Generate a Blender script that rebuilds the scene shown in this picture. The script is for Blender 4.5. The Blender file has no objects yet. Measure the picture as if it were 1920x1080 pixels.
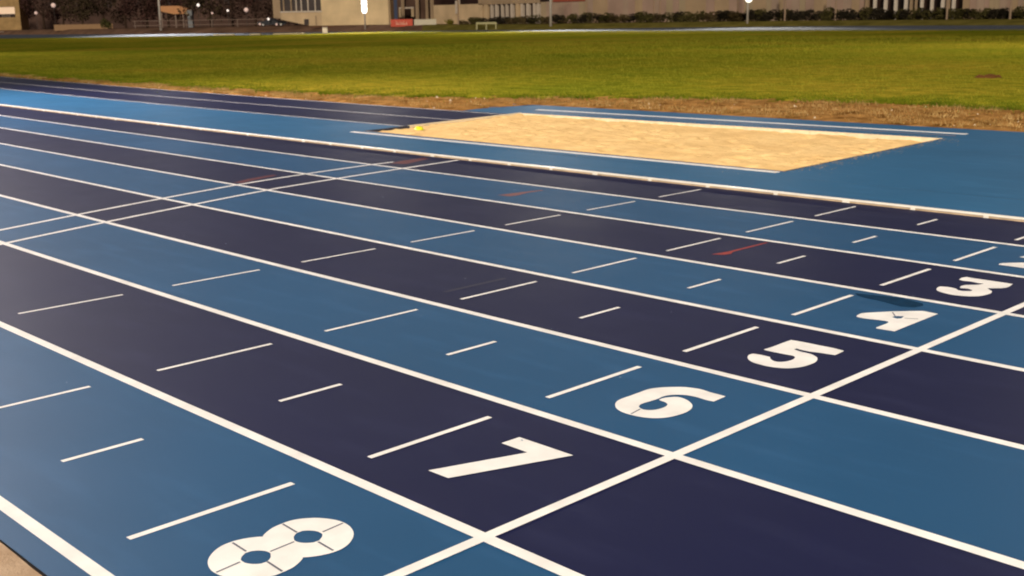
import bpy, bmesh, math, random
from mathutils import Vector, Matrix, noise
from mathutils.geometry import tessellate_polygon
import numpy as np

rng = random.Random(7)
scn = bpy.context.scene
COL = scn.collection

# ------------------------------------------------------------------ camera
CAM = Vector((3.1767, -1.6906, 2.0188)); YAW = .7993; PITCH = .22725; ROLL = -.01686
cd = bpy.data.cameras.new('camera'); cam = bpy.data.objects.new('camera', cd); COL.objects.link(cam)
cd.sensor_width = 36; cd.lens = 2179.43/1920*36; cd.clip_end = 3000; cd.clip_start = .05
cd.dof.use_dof = True; cd.dof.focus_distance = 5.5; cd.dof.aperture_fstop = 5.6
cam.matrix_world = Matrix.Translation(CAM) @ (Matrix.Rotation(YAW, 4, 'Z') @ Matrix.Rotation(math.pi/2-PITCH, 4, 'X') @ Matrix.Rotation(ROLL, 4, 'Z'))
scn.camera = cam
F = Vector((-math.sin(YAW), math.cos(YAW), 0)); R = Vector((math.cos(YAW), math.sin(YAW), 0))

# ------------------------------------------------------------------ night sky, render settings
w = bpy.data.worlds.new('World'); scn.world = w; w.use_nodes = True
bg = w.node_tree.nodes['Background']; bg.inputs[0].default_value = (.66, .70, .95, 1); bg.inputs[1].default_value = .05
scn.view_settings.view_transform = 'Standard'; scn.view_settings.look = 'None'
scn.view_settings.exposure = .36; scn.view_settings.gamma = 1
try: scn.render.filter_size = 1.9
except Exception: pass
try: scn.cycles.filter_width = 1.9
except Exception: pass

def far(r, d, z=0):
    return Vector((CAM.x, CAM.y, 0)) + R*r + F*d + Vector((0, 0, z))

LAMP = []
def spot(name, pos, target, power, color, size=.6, angle=120, blend=.8):
    l = bpy.data.lights.new(name, 'SPOT'); l.energy = power; l.color = color; l.shadow_soft_size = size
    l.spot_size = math.radians(angle); l.spot_blend = blend
    o = bpy.data.objects.new(name, l); COL.objects.link(o); o.location = pos
    o.rotation_euler = (Vector(target)-Vector(pos)).to_track_quat('-Z', 'Y').to_euler()
    LAMP.append(o); return o
WARM = (1, .92, .80); COOL = (1, .93, .78)
# the stadium's floodlight masts: (position, height, aim, watts); the masts themselves are built further down
MASTS = [
    (far(16, -14), 16, far(4, 14), 28000, WARM),
    (far(-26, -6), 16, far(-6, 12), 19000, WARM),
    (far(-26, 34), 15, far(-12, 18), 30000, (1, .90, .90)),
    (far(52, 66), 17, far(14, 42), 30000, WARM),
    (far(-62, 100), 17, far(-38, 76), 18000, (1, .95, .95)),
    (far(-29.8, 246), 18, far(-27, 208), 220000, WARM),
    (far(40, 199), 18, far(36, 160), 110000, WARM),
    (far(10, 214), 18, far(8, 176), 200000, WARM),
    (far(-76, 262), 18, far(-70, 232), 260000, (1, .95, .9)),
]
sl = bpy.data.lights.new('added_fill_sun', 'SUN'); sl.energy = 1.5; sl.angle = math.radians(3); sl.color = (1, .88, .70)  # low sun added to brighten the facades, in place of floodlight spill
so = bpy.data.objects.new('added_fill_sun', sl); COL.objects.link(so); so.rotation_euler = (F*.92+R*.1+Vector((0, 0, -.36))).to_track_quat('-Z', 'Y').to_euler()

# ------------------------------------------------------------------ materials
MAT = {}
def mat(name, col, rough=.6, spec=.5, var=.12, scale=3., bump=0, bscale=80., metal=0, emit=0, col2=None, stretch=None, sheen=0):
    if name in MAT: return MAT[name]
    m = bpy.data.materials.new(name); m.use_nodes = True; nt = m.node_tree; b = nt.nodes['Principled BSDF']
    b.inputs['Roughness'].default_value = rough; b.inputs['Specular IOR Level'].default_value = spec; b.inputs['Metallic'].default_value = metal
    tc = nt.nodes.new('ShaderNodeTexCoord'); mp = nt.nodes.new('ShaderNodeMapping'); nt.links.new(tc.outputs['Object'], mp.inputs[0])
    if stretch: mp.inputs['Scale'].default_value = stretch
    n = nt.nodes.new('ShaderNodeTexNoise'); n.inputs['Scale'].default_value = scale; n.inputs['Detail'].default_value = 5
    nt.links.new(mp.outputs[0], n.inputs['Vector'])
    r = nt.nodes.new('ShaderNodeValToRGB'); r.color_ramp.elements[0].position = .3; r.color_ramp.elements[1].position = .7
    c2 = col2 or tuple(min(1, c*(1+var)) for c in col); c1 = col if col2 else tuple(c*(1-var) for c in col)
    r.color_ramp.elements[0].color = (*c1, 1); r.color_ramp.elements[1].color = (*c2, 1)
    nt.links.new(n.outputs[0], r.inputs[0]); nt.links.new(r.outputs[0], b.inputs['Base Color'])
    if bump:
        n2 = nt.nodes.new('ShaderNodeTexNoise'); n2.inputs['Scale'].default_value = bscale; n2.inputs['Detail'].default_value = 4
        nt.links.new(mp.outputs[0], n2.inputs['Vector'])
        bp = nt.nodes.new('ShaderNodeBump'); bp.inputs['Strength'].default_value = bump; bp.inputs['Distance'].default_value = .01
        nt.links.new(n2.outputs[0], bp.inputs['Height']); nt.links.new(bp.outputs[0], b.inputs['Normal'])
    if emit:
        b.inputs['Emission Color'].default_value = (*col, 1); b.inputs['Emission Strength'].default_value = emit
    MAT[name] = m; return m

def track_mat(name, col, speck):
    """rubber granule surface: blotchy base colour, fine granules, faint scuffs"""
    m = bpy.data.materials.new(name); m.use_nodes = True; nt = m.node_tree; b = nt.nodes['Principled BSDF']; L = nt.links.new
    tc = nt.nodes.new('ShaderNodeTexCoord')
    def nz(scale, detail=4, st=None):
        n = nt.nodes.new('ShaderNodeTexNoise'); n.inputs['Scale'].default_value = scale; n.inputs['Detail'].default_value = detail
        if st:
            mp = nt.nodes.new('ShaderNodeMapping'); mp.inputs['Scale'].default_value = st; L(tc.outputs['Object'], mp.inputs[0]); L(mp.outputs[0], n.inputs['Vector'])
        else: L(tc.outputs['Object'], n.inputs['Vector'])
        return n
    def mix(fac, a, bb, mode='MIX'):
        x = nt.nodes.new('ShaderNodeMix'); x.data_type = 'RGBA'; x.blend_type = mode
        for s, v in ((0, fac), (6, a), (7, bb)):
            if isinstance(v, (int, float)): x.inputs[s].default_value = v
            elif isinstance(v, tuple): x.inputs[s].default_value = (*v, 1)
            else: L(v, x.inputs[s])
        return x.outputs[2]
    def ramp(n, p0, p1):
        r = nt.nodes.new('ShaderNodeMapRange'); r.inputs['From Min'].default_value = p0; r.inputs['From Max'].default_value = p1; L(n.outputs[0], r.inputs[0]); return r.outputs[0]
    c = mix(ramp(nz(.55, 5), .3, .7), tuple(x*.92 for x in col), tuple(x*1.08 for x in col))
    c = mix(ramp(nz(3.5, 6, (.35, 1.6, 1)), .52, .8), c, tuple(x*1.2+.006 for x in col))      # dusty scuffs along the running direction
    g = nz(420, 2); gr = nt.nodes.new('ShaderNodeMapRange'); gr.inputs['From Min'].default_value = .55; gr.inputs['From Max'].default_value = .72; L(g.outputs[0], gr.inputs[0])
    c = mix(gr.outputs[0], c, speck)
    L(c, b.inputs['Base Color'])
    rr = nt.nodes.new('ShaderNodeMapRange'); rr.inputs['To Min'].default_value = .52; rr.inputs['To Max'].default_value = .66; L(nz(.8, 3).outputs[0], rr.inputs[0]); L(rr.outputs[0], b.inputs['Roughness'])
    b.inputs['Specular IOR Level'].default_value = .20
    bn = nt.nodes.new('ShaderNodeBump'); bn.inputs['Strength'].default_value = .35; bn.inputs['Distance'].default_value = .003
    L(nz(300, 3).outputs[0], bn.inputs['Height']); L(bn.outputs[0], b.inputs['Normal'])
    MAT[name] = m; return m

LIGHTB = track_mat('light_blue_rubber', (.007, .060, .146), (.03, .10, .20))
DARKB = track_mat('navy_rubber', (.0022, .0042, .036), (.010, .010, .045))
APRON = track_mat('apron_blue_rubber', (.015, .102, .215), (.035, .12, .23))
PAINT = mat('white_line_paint', (.77, .735, .69), .65, .2, .10, 5, bump=.3, bscale=220)
SEAM = mat('stencil_seam', (.13, .13, .16), .7, .3)
GHOST = mat('worn_old_paint', (.022, .023, .045), .6, .3)

# ------------------------------------------------------------------ helpers
def tag(o, label=None, cat=None, group=None, kind=None):
    if label: o['label'] = label
    if cat: o['category'] = cat
    if group: o['group'] = group
    if kind: o['kind'] = kind
    return o
def mesh(name, verts, faces, m, parent=None, smooth=False, mats=None, midx=None):
    me = bpy.data.meshes.new(name); me.from_pydata([tuple(v) for v in verts], [], faces); me.update()
    for x in (mats or [m]): me.materials.append(x)
    if midx: me.polygons.foreach_set('material_index', midx)
    if smooth: me.polygons.foreach_set('use_smooth', [True]*len(me.polygons))
    o = bpy.data.objects.new(name, me); COL.objects.link(o)
    if parent: o.parent = parent
    return o
def empty(name, loc=(0, 0, 0), rz=0):
    o = bpy.data.objects.new(name, None); COL.objects.link(o); o.location = loc; o.rotation_euler = (0, 0, rz); return o
class MB:
    def __init__(s): s.v = []; s.f = []
    def box(s, x0, x1, y0, y1, z0, z1):
        i = len(s.v)
        s.v += [(x0,y0,z0),(x1,y0,z0),(x1,y1,z0),(x0,y1,z0),(x0,y0,z1),(x1,y0,z1),(x1,y1,z1),(x0,y1,z1)]
        s.f += [(i,i+3,i+2,i+1),(i+4,i+5,i+6,i+7),(i,i+1,i+5,i+4),(i+1,i+2,i+6,i+5),(i+2,i+3,i+7,i+6),(i+3,i,i+4,i+7)]
        return s
    def tube(s, pts, rad, n=8, caps=True):
        rad = rad if isinstance(rad, (list, tuple)) else [rad]*len(pts); base = len(s.v); pts = [Vector(p) for p in pts]
        for k, p in enumerate(pts):
            t = (pts[min(k+1, len(pts)-1)]-pts[max(k-1, 0)]).normalized()
            a = t.orthogonal().normalized() if abs(t.z) < .99 else Vector((1, 0, 0)); b = t.cross(a).normalized(); a = b.cross(t)
            for j in range(n):
                q = p+(a*math.cos(2*math.pi*j/n)+b*math.sin(2*math.pi*j/n))*rad[k]; s.v.append(tuple(q))
        for k in range(len(pts)-1):
            for j in range(n):
                s.f.append((base+k*n+j, base+k*n+(j+1)%n, base+(k+1)*n+(j+1)%n, base+(k+1)*n+j))
        if caps:
            s.f.append(tuple(base+j for j in reversed(range(n)))); s.f.append(tuple(base+(len(pts)-1)*n+j for j in range(n)))
        return s
    def prism(s, poly, y0, y1):                        # (x, z) outline extruded along y
        i = len(s.v); n = len(poly)
        s.v += [(x, y0, z) for x, z in poly]+[(x, y1, z) for x, z in poly]
        s.f += [tuple(range(i, i+n)), tuple(reversed(range(i+n, i+2*n)))]
        s.f += [(i+k, i+n+k, i+n+(k+1) % n, i+(k+1) % n) for k in range(n)]
        return s
    def build(s, name, m, parent=None, smooth=False, bevel=0):
        o = mesh(name, s.v, s.f, m, parent, smooth)
        if bevel:
            bm = bmesh.new(); bm.from_mesh(o.data); bmesh.ops.remove_doubles(bm, verts=bm.verts, dist=1e-5)
            bmesh.ops.bevel(bm, geom=bm.edges[:], offset=bevel, segments=2, affect='EDGES'); bm.to_mesh(o.data); bm.free()
        return o

# ------------------------------------------------------------------ track coordinates: s along the straight, n across (0 = outer line of lane 8)
NI = 9.76; RAD = 1/.00186696; SC = -1.7609
def tw(s, n, z=0):
    if s >= SC: return (s, n, z)
    th = (SC-s)/RAD; r = RAD+NI-n
    return (SC-r*math.sin(th), NI+RAD-r*math.cos(th), z)
def steps(a, b, st=2.5):
    k = max(1, int(math.ceil((b-a)/st))); return [a+(b-a)*i/k for i in range(k+1)]
def strip(name, s0, s1, n0, n1, z, m, parent=None, st=2.5):
    f0 = n0 if callable(n0) else (lambda s: n0); f1 = n1 if callable(n1) else (lambda s: n1)
    S = steps(s0, s1, st); v = []
    for s in S: v += [tw(s, f0(s), z), tw(s, f1(s), z)]
    return mesh(name, v, [(2*i, 2*i+2, 2*i+3, 2*i+1) for i in range(len(S)-1)], m, parent)
def cross(name, s_at, n0, n1, w_, z, m, parent=None):
    """line across the lanes; s_at may be a function of n"""
    f = s_at if callable(s_at) else (lambda n: s_at)
    N = steps(n0, n1, .6); v = []
    for n in N: v += [tw(f(n)-w_/2, n, z), tw(f(n)+w_/2, n, z)]
    return mesh(name, v, [(2*i, 2*i+1, 2*i+3, 2*i+2) for i in range(len(N)-1)], m, parent)
def rounded(poly, closed=True):
    """Catmull-Rom refinement that keeps sharp corners"""
    n = len(poly); P = [Vector(p) for p in poly]; out = []
    corner = []
    for i in range(n):
        a = P[i]-P[i-1]; b = P[(i+1) % n]-P[i]; corner.append(a.length > 0 and b.length > 0 and a.angle(b) > math.radians(48))
    for i in range(n):
        p0, p1, p2, p3 = P[i-1], P[i], P[(i+1) % n], P[(i+2) % n]
        if corner[i]: p0 = p1-(p2-p1)
        if corner[(i+1) % n]: p3 = p2+(p2-p1)
        for t in ((0,) if (p2-p1).length < .03 else (0, .33, .66)):
            q = .5*((2*p1)+(p2-p0)*t+(2*p0-5*p1+4*p2-p3)*t*t+(3*p1-p0-3*p2+p3)*t**3)
            out.append(tuple(q))
    return out
def flat_poly(name, loops, z, m, parent=None, seams=()):
    L = [[Vector(tw(s, n, z)) for s, n in lp] for lp in loops]
    v = [p for lp in L for p in lp]; tris = tessellate_polygon(L)
    f = []
    for t in tris:
        a, b, c = (v[i] for i in t)
        f.append(t if (b-a).cross(c-a).z > 0 else t[::-1])
    v = [tuple(p) for p in v]; mi = [0]*len(f)
    for (a, b) in seams:
        A = Vector(tw(*a, z+.001)); B = Vector(tw(*b, z+.001)); d = (B-A).normalized(); nn = Vector((-d.y, d.x, 0))*.0048
        i = len(v); v += [tuple(A-nn), tuple(B-nn), tuple(B+nn), tuple(A+nn)]; f.append((i, i+1, i+2, i+3)); mi.append(1)
    return mesh(name, v, f, m, parent, mats=[m, SEAM], midx=mi)

# ------------------------------------------------------------------ ground
# far track ribbon and raised ground beyond it, as seen distances d along the view axis for a lateral slope t = (x-960)/2236
def hor(x): return 36+(960-x)*.01686
def gd(x, y): return 2.0188*2236/(y-hor(x))
def pt(x, d, z=0): return far((x-960)/2236*d, d, z)
INN = [(-500,75),(-200,73),(0,71.5),(240,69),(480,65.5),(620,62.5),(720,61),(960,61),(1200,60.3),(1440,58.2),(1680,56.8),(1920,56),(2300,55)]
OUT = [(-500,70),(-200,67.5),(0,65),(240,63.8),(480,61),(620,59.3),(720,58.4),(960,56),(1200,52.5),(1440,49.5),(1680,48),(1920,47),(2300,46)]
def interp(tab, x):
    for (a, b), (c, d) in zip(tab, tab[1:]):
        if x <= c: return b+(d-b)*(x-a)/(c-a)
    return tab[-1][1]
inn_d = [(x, gd(x, y)) for x, y in INN]; out_d = [(x, gd(x, y)) for x, y in OUT]
def din(x): return interp(inn_d, x)
def dout(x): return interp(out_d, x)

EARTH = mat('brown_earth', (.11, .055, .028), .95, .1, .45, 2.5, bump=.8, bscale=20)
mesh('ground', [(-900,-900,-.2),(900,-900,-.2),(900,900,-.2),(-900,900,-.2)], [(0,1,2,3)], mat('dry_ground', (.30, .20, .12), .95, .1, .35, 1.5, bump=.7, bscale=30))['kind'] = 'structure'

# grass infield
GEDGE = [(-110,16.9),(-80,16.8),(-54,16.7),(-39,16.9),(-28.7,17.1),(-22.6,17.9),(-19,19.6),(-16,21.4),(-13,22.7),(-10,23.2),(-6.7,22.6),(-3,22.3),(0,22.6),(8,23),(25,23),(50,23)]
def gedge(s): return interp(GEDGE, s)+.42*noise.noise(Vector((s*.6, 0, 3)))+.26*noise.noise(Vector((s*2.1, 0, 9)))
def grass_mat():
    m = bpy.data.materials.new('grass'); m.use_nodes = True; nt = m.node_tree; b = nt.nodes['Principled BSDF']; L = nt.links.new
    b.inputs['Roughness'].default_value = 1; b.inputs['Specular IOR Level'].default_value = 0
    tc = nt.nodes.new('ShaderNodeTexCoord')
    def nz(sc, d=6, st=(1, 1, 1)):
        mp = nt.nodes.new('ShaderNodeMapping'); mp.inputs['Scale'].default_value = st; L(tc.outputs['Object'], mp.inputs[0])
        n = nt.nodes.new('ShaderNodeTexNoise'); n.inputs['Scale'].default_value = sc; n.inputs['Detail'].default_value = d; L(mp.outputs[0], n.inputs['Vector']); return n
    def rmp(n, st):
        r = nt.nodes.new('ShaderNodeValToRGB'); e = r.color_ramp.elements; e[0].position, e[0].color = st[0][0], (*st[0][1], 1); e[1].position, e[1].color = st[-1][0], (*st[-1][1], 1)
        for p, c in st[1:-1]:
            x = e.new(p); x.color = (*c, 1)
        L(n.outputs[0], r.inputs[0]); return r.outputs[0]
    a = rmp(nz(.09, 8), [(.32, (.18, .215, .016)), (.48, (.28, .265, .022)), (.7, (.40, .30, .034))])
    c = rmp(nz(1.6, 8), [(.3, (.55, .66, .5)), (.7, (1.3, 1.2, 1.1))])
    d = rmp(nz(14, 6), [(.3, (.6, .62, .6)), (.7, (1.35, 1.3, 1.2))])
    x = nt.nodes.new('ShaderNodeMix'); x.data_type = 'RGBA'; x.blend_type = 'MULTIPLY'; x.inputs[0].default_value = 1; L(a, x.inputs[6]); L(c, x.inputs[7])
    y = nt.nodes.new('ShaderNodeMix'); y.data_type = 'RGBA'; y.blend_type = 'MULTIPLY'; y.inputs[0].default_value = .8; L(x.outputs[2], y.inputs[6]); L(d, y.inputs[7])
    L(y.outputs[2], b.inputs['Base Color'])
    bp = nt.nodes.new('ShaderNodeBump'); bp.inputs['Strength'].default_value = .8; bp.inputs['Distance'].default_value = .04; L(nz(18, 8).outputs[0], bp.inputs['Height']); L(bp.outputs[0], b.inputs['Normal'])
    return m
GRASS = grass_mat()
S = steps(-140, 60, .25); near = [Vector(tw(s, gedge(s))) for s in S]
# rows from the ragged near edge out to the far track
v = []; f = []; K = 14
ROW = [0, .12, .3, .7, 1.5, 3, 6, 10, 16, 25, 38, 55, 80, 112]
for p in near:
    for k, q in enumerate(ROW):
        z = (.0 if k == 0 else .035)+(.03*noise.noise(Vector((p.x*.5, q*.5, 1)))*(1 if 0 < k < 8 else 0))
        v.append((p.x+(0 if k < 8 else (p.x+20)*q*.004), p.y+q, z-.012))
for i in range(len(S)-1):
    for k in range(K-1): f.append((i*K+k, (i+1)*K+k, (i+1)*K+k+1, i*K+k+1))
gf = mesh('grass_field', v, f, GRASS, smooth=True); gf['kind'] = 'structure'
# the wide remainder of the infield, reaching the far track
xs = [-900, -500]+[x for x in range(-200, 2301, 50)]
vv = []; ff = []
for x in xs:
    d1 = din(x); vv += [pt(x, d1*.42, .012), pt(x, d1, .012)]
ff = [(2*i, 2*i+2, 2*i+3, 2*i+1) for i in range(len(xs)-1)]
mesh('far_grass', vv, ff, GRASS)['kind'] = 'structure'

# dirt verge between the apron and the grass
DIRT = mat('brown_dirt', (.13, .055, .012), 1, 0, .4, 2.2, bump=1, bscale=30, col2=(.50, .26, .08))
v = []; f = []; S2 = steps(-110, 30, .15); KK = 22
for s in S2:
    a = 15.8 if s < -17 else 18.35; b = gedge(s)+.5
    for k in range(KK):
        n = a+(b-a)*k/(KK-1); x, y, _ = tw(s, n)
        h = .05*noise.noise(Vector((x*2.1, y*2.1, 0)))+.035*noise.noise(Vector((x*6, y*6, 5)))+.045*max(0, noise.noise(Vector((x*.8, y*.8, 8))))
        edge = min(1, (n-a)/.35); v.append((x, y, -.03+edge*(.03+h)))
for i in range(len(S2)-1):
    for k in range(KK-1): f.append((i*KK+k, (i+1)*KK+k, (i+1)*KK+k+1, i*KK+k+1))
mesh('dirt_verge', v, f, DIRT, smooth=True)['kind'] = 'structure'

def scatter(name, count, sampler, maker, m, kind='stuff', label=None, cat=None, parent=None):
    V = []; Fc = []
    for _ in range(count):
        p = sampler()
        if p is None: continue
        maker(V, Fc, p)
    o = mesh(name, V, Fc, m, parent); o['kind'] = kind
    if label: tag(o, label, cat)
    return o
def clod(V, Fc, p):
    r = rng.uniform(.008, .035)*(1.5 if rng.random() < .06 else 1); i = len(V); a = rng.random()*6
    for k in range(4):
        V.append((p[0]+r*math.cos(a+k*1.57)*rng.uniform(.7, 1.2), p[1]+r*math.sin(a+k*1.57)*rng.uniform(.7, 1.2), p[2]))
    V.append((p[0], p[1], p[2]+r*rng.uniform(.6, 1.1)))
    Fc += [(i, i+1, i+4), (i+1, i+2, i+4), (i+2, i+3, i+4), (i+3, i, i+4)]
def verge_pt():
    s = rng.uniform(-60, 3) if rng.random() < .6 else rng.uniform(-36, 0); a = 16 if s < -17 else 18.5
    n = rng.uniform(a+.1, gedge(s)+.1); x, y, _ = tw(s, n); return (x, y, .005)
scatter('dirt_clods', 9000, verge_pt, clod, mat('dirt_clod', (.12, .055, .014), 1, 0, .5, 9, col2=(.46, .24, .07)), label='loose brown clods of earth strewn on the dirt verge beside the grass', cat='soil')
scatter('pale_stones', 200, verge_pt, clod, mat('pale_stone', (.62, .50, .34), .9, .2), label='small pale stones lying in the dirt verge', cat='gravel')
def blade(V, Fc, p):
    h = rng.uniform(.015, .05)*p[3]; a = rng.random()*6.28; w_ = .006*p[3]; i = len(V)
    dx, dy = math.cos(a)*w_, math.sin(a)*w_; lx, ly = rng.uniform(-.6, .6)*h, rng.uniform(-.6, .6)*h
    V += [(p[0]-dx, p[1]-dy, p[2]), (p[0]+dx, p[1]+dy, p[2]), (p[0]+lx, p[1]+ly, p[2]+h)]; Fc.append((i, i+1, i+2))
def edge_pt():
    s = rng.uniform(-60, 3); e = gedge(s); n = e+rng.expovariate(1/.8)-.12 if rng.random() < .93 else e-rng.expovariate(1/.35)
    x, y, _ = tw(s, n)
    if noise.noise(Vector((x*1.3, y*1.3, 4))) < -.18: return None
    return (x, y, .0, 2.0)
def field_pt():
    s = rng.uniform(-80, 10); q = rng.random()**2*75; x, y, _ = tw(s, gedge(s)+.2+q)
    if noise.noise(Vector((x*.6, y*.6, 4))) < -.25: return None
    return (x, y, .01, 1.4+q*.03)
BLADE = mat('grass_blade', (.19, .225, .018), 1, 0, .3, 1.2, col2=(.35, .285, .028))
scatter('grass_edge_tufts', 70000, edge_pt, blade, mat('shadowed_edge_blade', (.055, .085, .005), 1, 0, .3, 1.2, col2=(.17, .18, .012)), label='ragged green tufts, shade painted in, along the near edge of the infield grass', cat='grass')  # darker than the field blades: the edge's shadow line is in the colour
scatter('grass_blades', 150000, field_pt, blade, BLADE, label='short olive green turf blades covering the infield', cat='grass')
def straw_pt():
    p = verge_pt()
    if noise.noise(Vector((p[0]*.7, p[1]*.7, 7))) < -.05: return None
    return (p[0], p[1], .0, 1.9)
scatter('straw_tufts', 26000, straw_pt, blade, mat('dry_straw', (.16, .085, .02), 1, 0, .4, 1.4, col2=(.50, .33, .13)), label='dry straw coloured grass tufts breaking through the dirt verge', cat='dry grass')
# a scraped molehill in the grass at the right
ml = MB(); cx, cy, _ = tw(-13.0, 34.1)
for k in range(70):
    a = rng.random()*6.28; r = abs(rng.gauss(0, .35)); V = []; Fc = []; clod(V, Fc, (cx+r*math.cos(a), cy+r*math.sin(a), .03+.1*max(0, 1-r/.5)))
    i = len(ml.v); ml.v += V; ml.f += [tuple(q+i for q in t) for t in Fc]
for k in range(40):
    a = rng.random()*6.28; r = abs(rng.gauss(0, .2)); h = .10
    i = len(ml.v); ml.v += [(cx+r*math.cos(a)-.12, cy+r*math.sin(a)-.1, .02), (cx+r*math.cos(a)+.12, cy+r*math.sin(a)-.06, .02), (cx+r*math.cos(a), cy+r*math.sin(a)+.12, .02), (cx+r*math.cos(a), cy+r*math.sin(a), .02+h)]
    ml.f += [(i, i+1, i+3), (i+1, i+2, i+3), (i+2, i, i+3)]
tag(ml.build('earth_mound', mat('mound_earth', (.12, .05, .015), .95, .1)), 'low heap of brown earth standing alone in the grass', 'earth mound', kind='stuff')

# ------------------------------------------------------------------ running track
track = strip('running_track', -140, 40, -.145, 9.80, -.03, APRON); track['kind'] = 'structure'
side = MB()
for a, b in zip(steps(-140, 40, 2.5), steps(-140, 40, 2.5)[1:]):
    i = len(side.v); side.v += [tw(a, -.147, -.22), tw(b, -.147, -.22), tw(b, -.147, .0), tw(a, -.147, .0)]; side.f.append((i, i+1, i+2, i+3))
side.build('track_edge', mat('black_rubber_edge', (.02, .018, .02), .8, .2), track)
strip('outer_margin', -140, 40, -.145, -.001, 0, LIGHTB, track)
strip('inner_margin', -140, 40, 8*1.22+.001, 9.86, 0, APRON, track)
lanes = {}
for k in range(8):                                       # lane 8 outermost
    num = 8-k
    lanes[num] = strip('running_lane', -140, 40, k*1.22, (k+1)*1.22, 0, LIGHTB if num % 2 == 0 else DARKB, track)
    lanes[num]['label'] = ('light blue' if num % 2 == 0 else 'dark navy')+' rubber running lane'
LN = [0.0, 1.222, 2.445, 3.656, 4.884, 6.096, 7.300, 8.527]
for k, n in enumerate(LN): strip('lane_line', -140, 40, n-.031, n+.031, .0016, PAINT, track)
cross('start_line', 0, -.03, 9.72, .056, .0022, PAINT, track)
EP = [(-.1,-6.7),(1.2,-7.45),(2.4,-8.0),(3.71,-8.45),(4.88,-8.81),(6.12,-9.18),(7.29,-9.38),(8.46,-9.53),(9.71,-9.67)]
FP = [(-.1,-7.7),(1.2,-8.3),(2.7,-8.79),(3.67,-9.15),(4.89,-9.54),(6.13,-9.90),(7.31,-10.12),(8.51,-10.25),(9.0,-10.26)]
cross('curved_line', lambda n: interp(EP, n), -.02, 9.68, .066, .00220, PAINT, track)
cross('curved_line', lambda n: interp(FP, n), -.02, 8.93, .066, .0022, PAINT, track)
DASH = [(-1.035, .22, 1.01), (-2.065, .40, .815), (-3.085, .22, 1.02), (-5.12, .21, 1.01)]
for k in range(8):
    num = 8-k
    for s, a, b in DASH:
        b_ = min(b+k*1.22, 9.62 if s != -2.065 else 9.34)
        o = cross('distance_mark', s, a+k*1.22, b_, .036 if s > -1.2 else .032, .0016, PAINT, lanes[num])
# ghost marks of old erased lines beside the dashes
for s, n0, n1 in ((-3.35, 3.95, 4.6),):
    cross('faded_mark', s, n0, n1, .05, .0012, GHOST, lanes[8-int(n0/1.22)])

half8 = [(-0.659, 0.613), (-0.678, 0.642), (-0.696, 0.683), (-0.702, 0.731), (-0.701, 0.774), (-0.683, 0.818), (-0.648, 0.861), (-0.6, 0.894), (-0.549, 0.912), (-0.497, 0.914), (-0.444, 0.899), (-0.399, 0.872), (-0.36, 0.83), (-0.336, 0.786), (-0.328, 0.746), (-0.329, 0.717), (-0.341, 0.674), (-0.359, 0.638), (-0.379, 0.612)]
h8 = [(-0.581, 0.722), (-0.581, 0.748), (-0.561, 0.774), (-0.528, 0.79), (-0.499, 0.789), (-0.473, 0.768), (-0.457, 0.744), (-0.459, 0.72), (-0.477, 0.694), (-0.503, 0.678), (-0.533, 0.677), (-0.558, 0.692)]
h8b = [(-0.512, 0.487)]
s8 = [(-0.696, 0.731), (-0.584, 0.725), (-0.511, 0.8), (-0.521, 0.909), (-0.449, 0.734), (-0.34, 0.729), (-0.519, 0.668), (-0.513, 0.552)]
D7 = [(-0.714, 2.003), (-0.709, 2.122), (-0.347, 2.123), (-0.569, 1.529), (-0.706, 1.527), (-0.533, 2.001)]
D6 = [(-0.337, 3.334), (-0.332, 3.218), (-0.382, 3.212), (-0.446, 3.217), (-0.507, 3.205), (-0.553, 3.172), (-0.579, 3.132), (-0.584, 3.09), (-0.58, 3.049), (-0.584, 3.001), (-0.59, 2.948), (-0.588, 2.911), (-0.575, 2.884), (-0.539, 2.863), (-0.506, 2.868), (-0.48, 2.895), (-0.468, 2.944), (-0.471, 2.988), (-0.484, 3.014), (-0.515, 3.033), (-0.546, 3.036), (-0.565, 3.042), (-0.567, 3.081), (-0.548, 3.123), (-0.518, 3.151), (-0.475, 3.15), (-0.427, 3.13), (-0.381, 3.094), (-0.35, 3.046), (-0.335, 2.985), (-0.337, 2.923), (-0.353, 2.856), (-0.388, 2.802), (-0.441, 2.767), (-0.504, 2.753), (-0.569, 2.752), (-0.629, 2.772), (-0.678, 2.812), (-0.714, 2.865), (-0.726, 2.926), (-0.724, 2.993), (-0.725, 3.066), (-0.724, 3.143), (-0.701, 3.206), (-0.652, 3.268), (-0.593, 3.318), (-0.516, 3.343), (-0.441, 3.336), (-0.371, 3.335)]
s6 = [(-0.541, 2.854), (-0.526, 2.762)]
D5 = [(-0.697, 4.546), (-0.613, 4.554), (-0.506, 4.556), (-0.4, 4.559), (-0.322, 4.548), (-0.315, 4.428), (-0.399, 4.414), (-0.471, 4.394), (-0.522, 4.393), (-0.565, 4.4), (-0.565, 4.372), (-0.512, 4.356), (-0.461, 4.357), (-0.416, 4.345), (-0.362, 4.306), (-0.327, 4.234), (-0.321, 4.163), (-0.331, 4.086), (-0.363, 4.019), (-0.406, 3.984), (-0.467, 3.962), (-0.534, 3.96), (-0.603, 3.973), (-0.665, 4.02), (-0.701, 4.085), (-0.697, 4.125), (-0.658, 4.133), (-0.616, 4.135), (-0.58, 4.133), (-0.562, 4.106), (-0.517, 4.077), (-0.48, 4.085), (-0.458, 4.123), (-0.452, 4.18), (-0.467, 4.227), (-0.494, 4.247), (-0.527, 4.244), (-0.59, 4.24), (-0.653, 4.237), (-0.702, 4.244), (-0.696, 4.336), (-0.698, 4.449)]
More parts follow.
